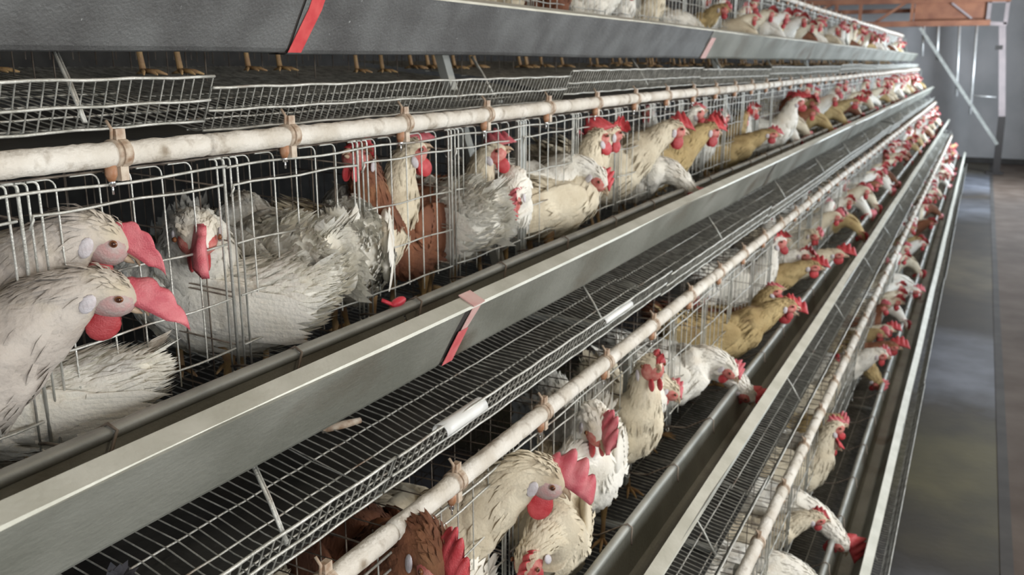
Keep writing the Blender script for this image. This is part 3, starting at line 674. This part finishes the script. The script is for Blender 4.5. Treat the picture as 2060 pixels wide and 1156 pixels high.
# --- bottom tier
key_hen(4, (-0.31, 2.65, -1.36), 20, 'forward', 'cream', 40, 'cream hen in the bottom tier at the lower edge of the picture')
key_hen(4, (-0.24, 2.72, -1.46), -10, 'feed', 'white', 41, 'bright red faced hen bending to the bottom trough', 1.1, 1.5)
key_hen(4, (-0.33, 3.12, -1.244), 30, 'alert', 'cream', 42, 'cream hen with curved pale neck in the bottom tier', 1.0, 1.0)
key_hen(4, (-0.258, 4.57, -1.44), 5, 'forward', 'brown', 43, 'dark hen with red comb over the bottom trough', 1.1, 1.5)
key_hen(4, (-0.307, 4.89, -1.36), 5, 'forward', 'cream', 44, 'cream hen with dull red face over the bottom trough beyond the dark one', 1.05, 1.4)
key_hen(4, (-0.236, 5.83, -1.40), 0, 'forward', 'white', 45, 'white headed hen reaching furthest out over the bottom trough', 1.1, 1.2)
# --- the other hens, two or three to a cage door
hr = random.Random(99); count = {1: 0, 2: 0, 3: 0, 4: 0}; placed = len(occupied); rest = []
COLN = {'white': 'white', 'cream': 'cream', 'brown': 'brown', 'ochre': 'tan'}
slots = []
for c in range(NM*4):
    for k in (1, 2, 3, 4):
        for q in range(3):
            y = Y0+(c+(q+0.5)/3)*CELL+hr.uniform(-0.01, 0.01)
            slots.append((y, k, q))
slots.sort()
def keep(y, k):
    lim = {1: 0.3, 2: 0.2, 3: 0.80, 4: 1.2}[k]
    if y < lim or y > YEND-0.05: return False
    near = 0.115 if y < 5 else 0.08
    if k == 2 and 0.7 < y < 1.9: return False
    return all(not (kk == k and abs(yy-y) < near) for kk, yy in occupied)
NUMS = {}
for y, k, q in slots:
    u1, u2, u3 = hr.random(), hr.random(), hr.random()
    if not keep(y, k): continue
    if q == 1 and u3 > (0.35 if y < 6 else 0.15): continue
    if q == 1: pose, depth, yaw = ('away' if u1 < 0.6 else 'alert'), 0.24, hr.choice([-80, 80, 60, -60])+hr.uniform(-10, 10)
    else:
        pose = 'feed' if u1 < 0.28 else 'forward' if u1 < 0.58 else 'alert' if u1 < 0.82 else 'turned'
        depth = {'feed': 0.10, 'forward': 0.14, 'alert': 0.13, 'turned': 0.15}[pose]+hr.uniform(-0.01, 0.05); yaw = hr.uniform(-28, 34)
    col = 'white' if u2 < 0.48 else 'cream' if u2 < 0.78 else 'ochre' if u2 < 0.90 else 'brown'
    if k == 3 and y < 1.5 and col != 'white': col = 'cream'
    seed = 60+hr.randrange(2)
    NUMS[k] = NUMS.get(k, 0)+1; occupied.append((k, y)); placed += 1
    x = RX(k)-FD-depth; sc = hr.uniform(0.90, 1.0)
    if placed > 300:
        rest.append((k, x, y, yaw, pose, col, seed, sc)); continue
    fine = y < 4.6
    cc = int((y-Y0)/CELL); fr_ = ((y-Y0)/CELL-cc)
    label = '%s hen %s, %s place, %s door of the %s %s tier cage' % (COLN[col], POSETXT[pose], ('near', 'middle', 'far')[min(2, int(fr_*3))], ORD[cc % 4], ORD[cc//4], TIER[k])
    put_hen(k, x, y, yaw, pose, col, seed, label, 'hens in the %s tier' % TIER[k], sc, hr.uniform(0.95, 1.08), fine, (1.05, 1.2)[seed % 2], (0.6, -0.5)[seed % 2])
if rest:
    B = MB(); mats = []
    for k, x, y, yaw, pose, col, seed, sc in rest:
        me, hp = hen_low(pose, col, seed); mt = Matrix.Translation((x, y, RZ(k)+lerp_profile(x-RX(k))+0.004)) @ Matrix.Rotation(math.radians(yaw), 4, 'Z') @ Matrix.Scale(sc, 4)
        idx = []
        for mm in me.materials:
            if mm not in mats: mats.append(mm)
            idx.append(mats.index(mm))
        k0 = len(B.v); B.v += [tuple(mt @ v.co) for v in me.vertices]
        for p in me.polygons: B.f.append(tuple(i+k0 for i in p.vertices)); B.mi.append(idx[p.material_index])
    t = thing('distant_hens', 'mass of white and tan hens crowding the far end of all the tiers', 'hens', me=B.mesh('distant_hens', mats)); t['kind'] = 'stuff'
print('HENS', placed, 'rest', len(rest))
# ------------------------------------------------------------------ far end: feed cart gantry and posts
t = thing('feeder_gantry', 'orange painted truss beam of the feeding cart hung with bright rods at the far end', 'gantry', (0, 17.2, 0))
E_ = EYE
def barpart(name, a, b_, wd, th, mm, up=(0, 1, 0), lab=None):
    q = MB(); q.bar(a, b_, wd, th, up); o = obj(name, q.mesh(name, mm, False), t)
    if lab: o['label'] = lab
barpart('chord', (-3.6, 0, E_+0.63), (-0.02, 0, E_+0.63), 0.09, 0.10, m_orangepaint, (0, 0, 1))
barpart('chord', (-3.6, 0, E_+1.02), (0.24, 0, E_+1.00), 0.09, 0.10, m_orangepaint, (0, 0, 1))
barpart('chord', (-3.6, 0.3, E_+0.86), (-1.2, 0.3, E_+0.86), 0.07, 0.05, m_orangepaint, (0, 0, 1))
for x in (-3.3, -2.45, -2.05, -1.22): barpart('upright', (x, 0.02, E_+0.6), (x, 0.02, E_+1.03), 0.07, 0.05, m_orangepaint)
for x0, x1 in ((-3.2, -2.5), (-1.8, -1.3)): barpart('brace', (x0, 0.02, E_+0.66), (x1, 0.02, E_+1.0), 0.05, 0.04, m_orangepaint)
q = MB(); q.box((-1.18, 0.03, E_+0.64), (-0.08, 0.06, E_+1.0)); obj('side_plate', q.mesh('side_plate', m_orangepaint, False), t)
barpart('brace', (-0.62, -0.02, E_+0.95), (-0.30, -0.02, E_+0.70), 0.035, 0.03, m_pink, lab='pale brace')
# end box
for a, b_ in (((-0.06, 0, E_+0.60), (-0.06, 0, E_+0.98)), ((0.20, 0, E_+0.60), (0.20, 0, E_+0.98)), ((-0.08, 0, E_+0.62), (0.22, 0, E_+0.60)), ((-0.08, 0, E_+0.97), (0.22, 0, E_+0.97))):
    barpart('box_edge', a, b_, 0.045, 0.06, m_pink)
for x0, z0, x1, z1 in ((-1.01, 0.60, -0.99, 0.10), (-0.79, 0.60, -0.75, 0.02), (-0.47, 0.60, -0.39, -0.56), (-0.21, 0.60, -0.15, -0.85)):
    q = MB(); q.tube([(x0, 0, E_+z0), ((x0+x1)/2, 0, E_+(z0+z1)/2), (x1, 0, E_+z1)], 0.022, 8); obj('hanging_rod', q.mesh('hanging_rod', m_rod), t)
t = thing('support_column', 'pinkish grey steel column with dark lower half standing at the far end of the aisle', 'column', (0.26, 17.35, 0))
q = MB(); q.bar((0.07, 0, 0.95), (-0.10, 0, E_+0.60), 0.13, 0.10); obj('shaft', q.mesh('shaft', m_pink, False), t)
q = MB(); q.bar((0.09, 0, 0.0), (0.07, 0, 0.97), 0.15, 0.11); q.box((-0.06, -0.1, 0), (0.20, 0.1, 0.04)); obj('shaded_shaft', q.mesh('shaded_shaft', m_black, False), t)  # column's lower half coloured black to stand in for shade
q = MB(); q.box((-0.16, -0.07, E_+0.20), (-0.05, 0.07, E_+0.27)); obj('bracket', q.mesh('bracket', m_groove, False), t)
q = MB(); q.tube([(-0.40, 0, E_-0.55), (-0.05, 0, E_-0.57)], 0.014, 6); obj('side_rod', q.mesh('side_rod', m_rod), t)
t = thing('diagonal_strut', 'long grey diagonal strut sloping down to the floor past the row end', 'strut', (-1.06, 17.09, EYE+0.56))
q = MB(); q.bar((0, 0, 0), (1.37, 0.18, -1.90), 0.055, 0.05); t2 = obj('bar', q.mesh('bar', m_galv_dull, False), t)
# ------------------------------------------------------------------ small things
def perp(k): return (RX(k), RZ(k))
x2, z2 = perp(2)
def halfpipe(y0, y1, r, name, lab):
    q = MB(); vs = []; fs = []; m = 10; n = 6
    for sgn, rr in ((0, r), (1, r-0.0015)):
        for i in range(n+1):
            for j in range(m+1):
                a = math.pi*(-0.10+1.15*j/m); vs.append((rr*math.cos(a), y0+(y1-y0)*i/n, rr*math.sin(a)))
    K = m+1; off = (n+1)*K
    for i in range(n):
        for j in range(m): a = i*K+j; fs.append((a, a+K, a+K+1, a+1)); fs.append((off+a, off+a+1, off+a+K+1, off+a+K))
    for j in range(m): fs.append((j, j+1, off+j+1, off+j)); a = n*K+j; fs.append((a, off+a, off+a+1, a+1))
    for i in range(n): a = i*K; fs.append((a, off+a, off+a+K, a+K)); a = i*K+m; fs.append((a, a+K, off+a+K, off+a))
    q.add(vs, fs)
    return thing(name, lab, 'plastic sleeve', (x2+0.036, 0, z2-0.156), me=q.mesh(name, m_whitepl))
halfpipe(1.084, 1.212, 0.0145, 'lip_sleeve', 'white plastic sleeve clipped over the second tier tray lip, nearer one')
halfpipe(1.76, 1.93, 0.009, 'lip_sleeve', 'grey white plastic sleeve on the second tier tray lip, farther one')
q = MB(); q.ell((0, 0, 0), (0.009, 0.020, 0.008), 12, 8); q.bar((0, -0.016, 0), (-0.012, -0.03, 0.012), 0.006, 0.004)
thing('red_clip', 'small red plastic clip on the back rim of the second tier trough', 'clip', (x2-0.130, 1.224, z2-0.002), (0.1, 0, 0), me=q.mesh('red_clip', m_redpl))
q = MB(); q.tube([(0, 0, 0), (0.02, 0.03, 0.002), (0.03, 0.06, 0.0)], [0.006, 0.007, 0.005], 8)
thing('dropping', 'small brown stick shaped dropping lying beside the trough on the second tier tray', 'dropping', (-0.875, 1.04, z2-0.172), me=q.mesh('dropping', m_clip))
q = MB(); r_ = random.Random(4)
for i in range(60):
    a = r_.uniform(0, 6.28); L_ = r_.uniform(0.015, 0.035); e = r_.uniform(0.1, 0.9)
    d = Vector((math.cos(a)*math.cos(e), math.sin(a)*math.cos(e), math.sin(e)*0.6)); s_ = d.cross(Vector((0, 0, 1))).normalized()*0.005
    q.add([s_, -s_, d*L_*0.7+s_, d*L_*0.7-s_, d*L_], [(0, 1, 3, 2), (2, 3, 4)])
t = thing('feather_clump', 'dark bluish clump of feathers on the wire floor at the lower left', 'feathers', (x2-0.10, 0.60, z2-0.180), me=q.mesh('feather_clump', mat('dark_feather', (0.05, 0.055, 0.07), 0.7, 0, (0.10, 0.10, 0.12), 50))); t['kind'] = 'stuff'
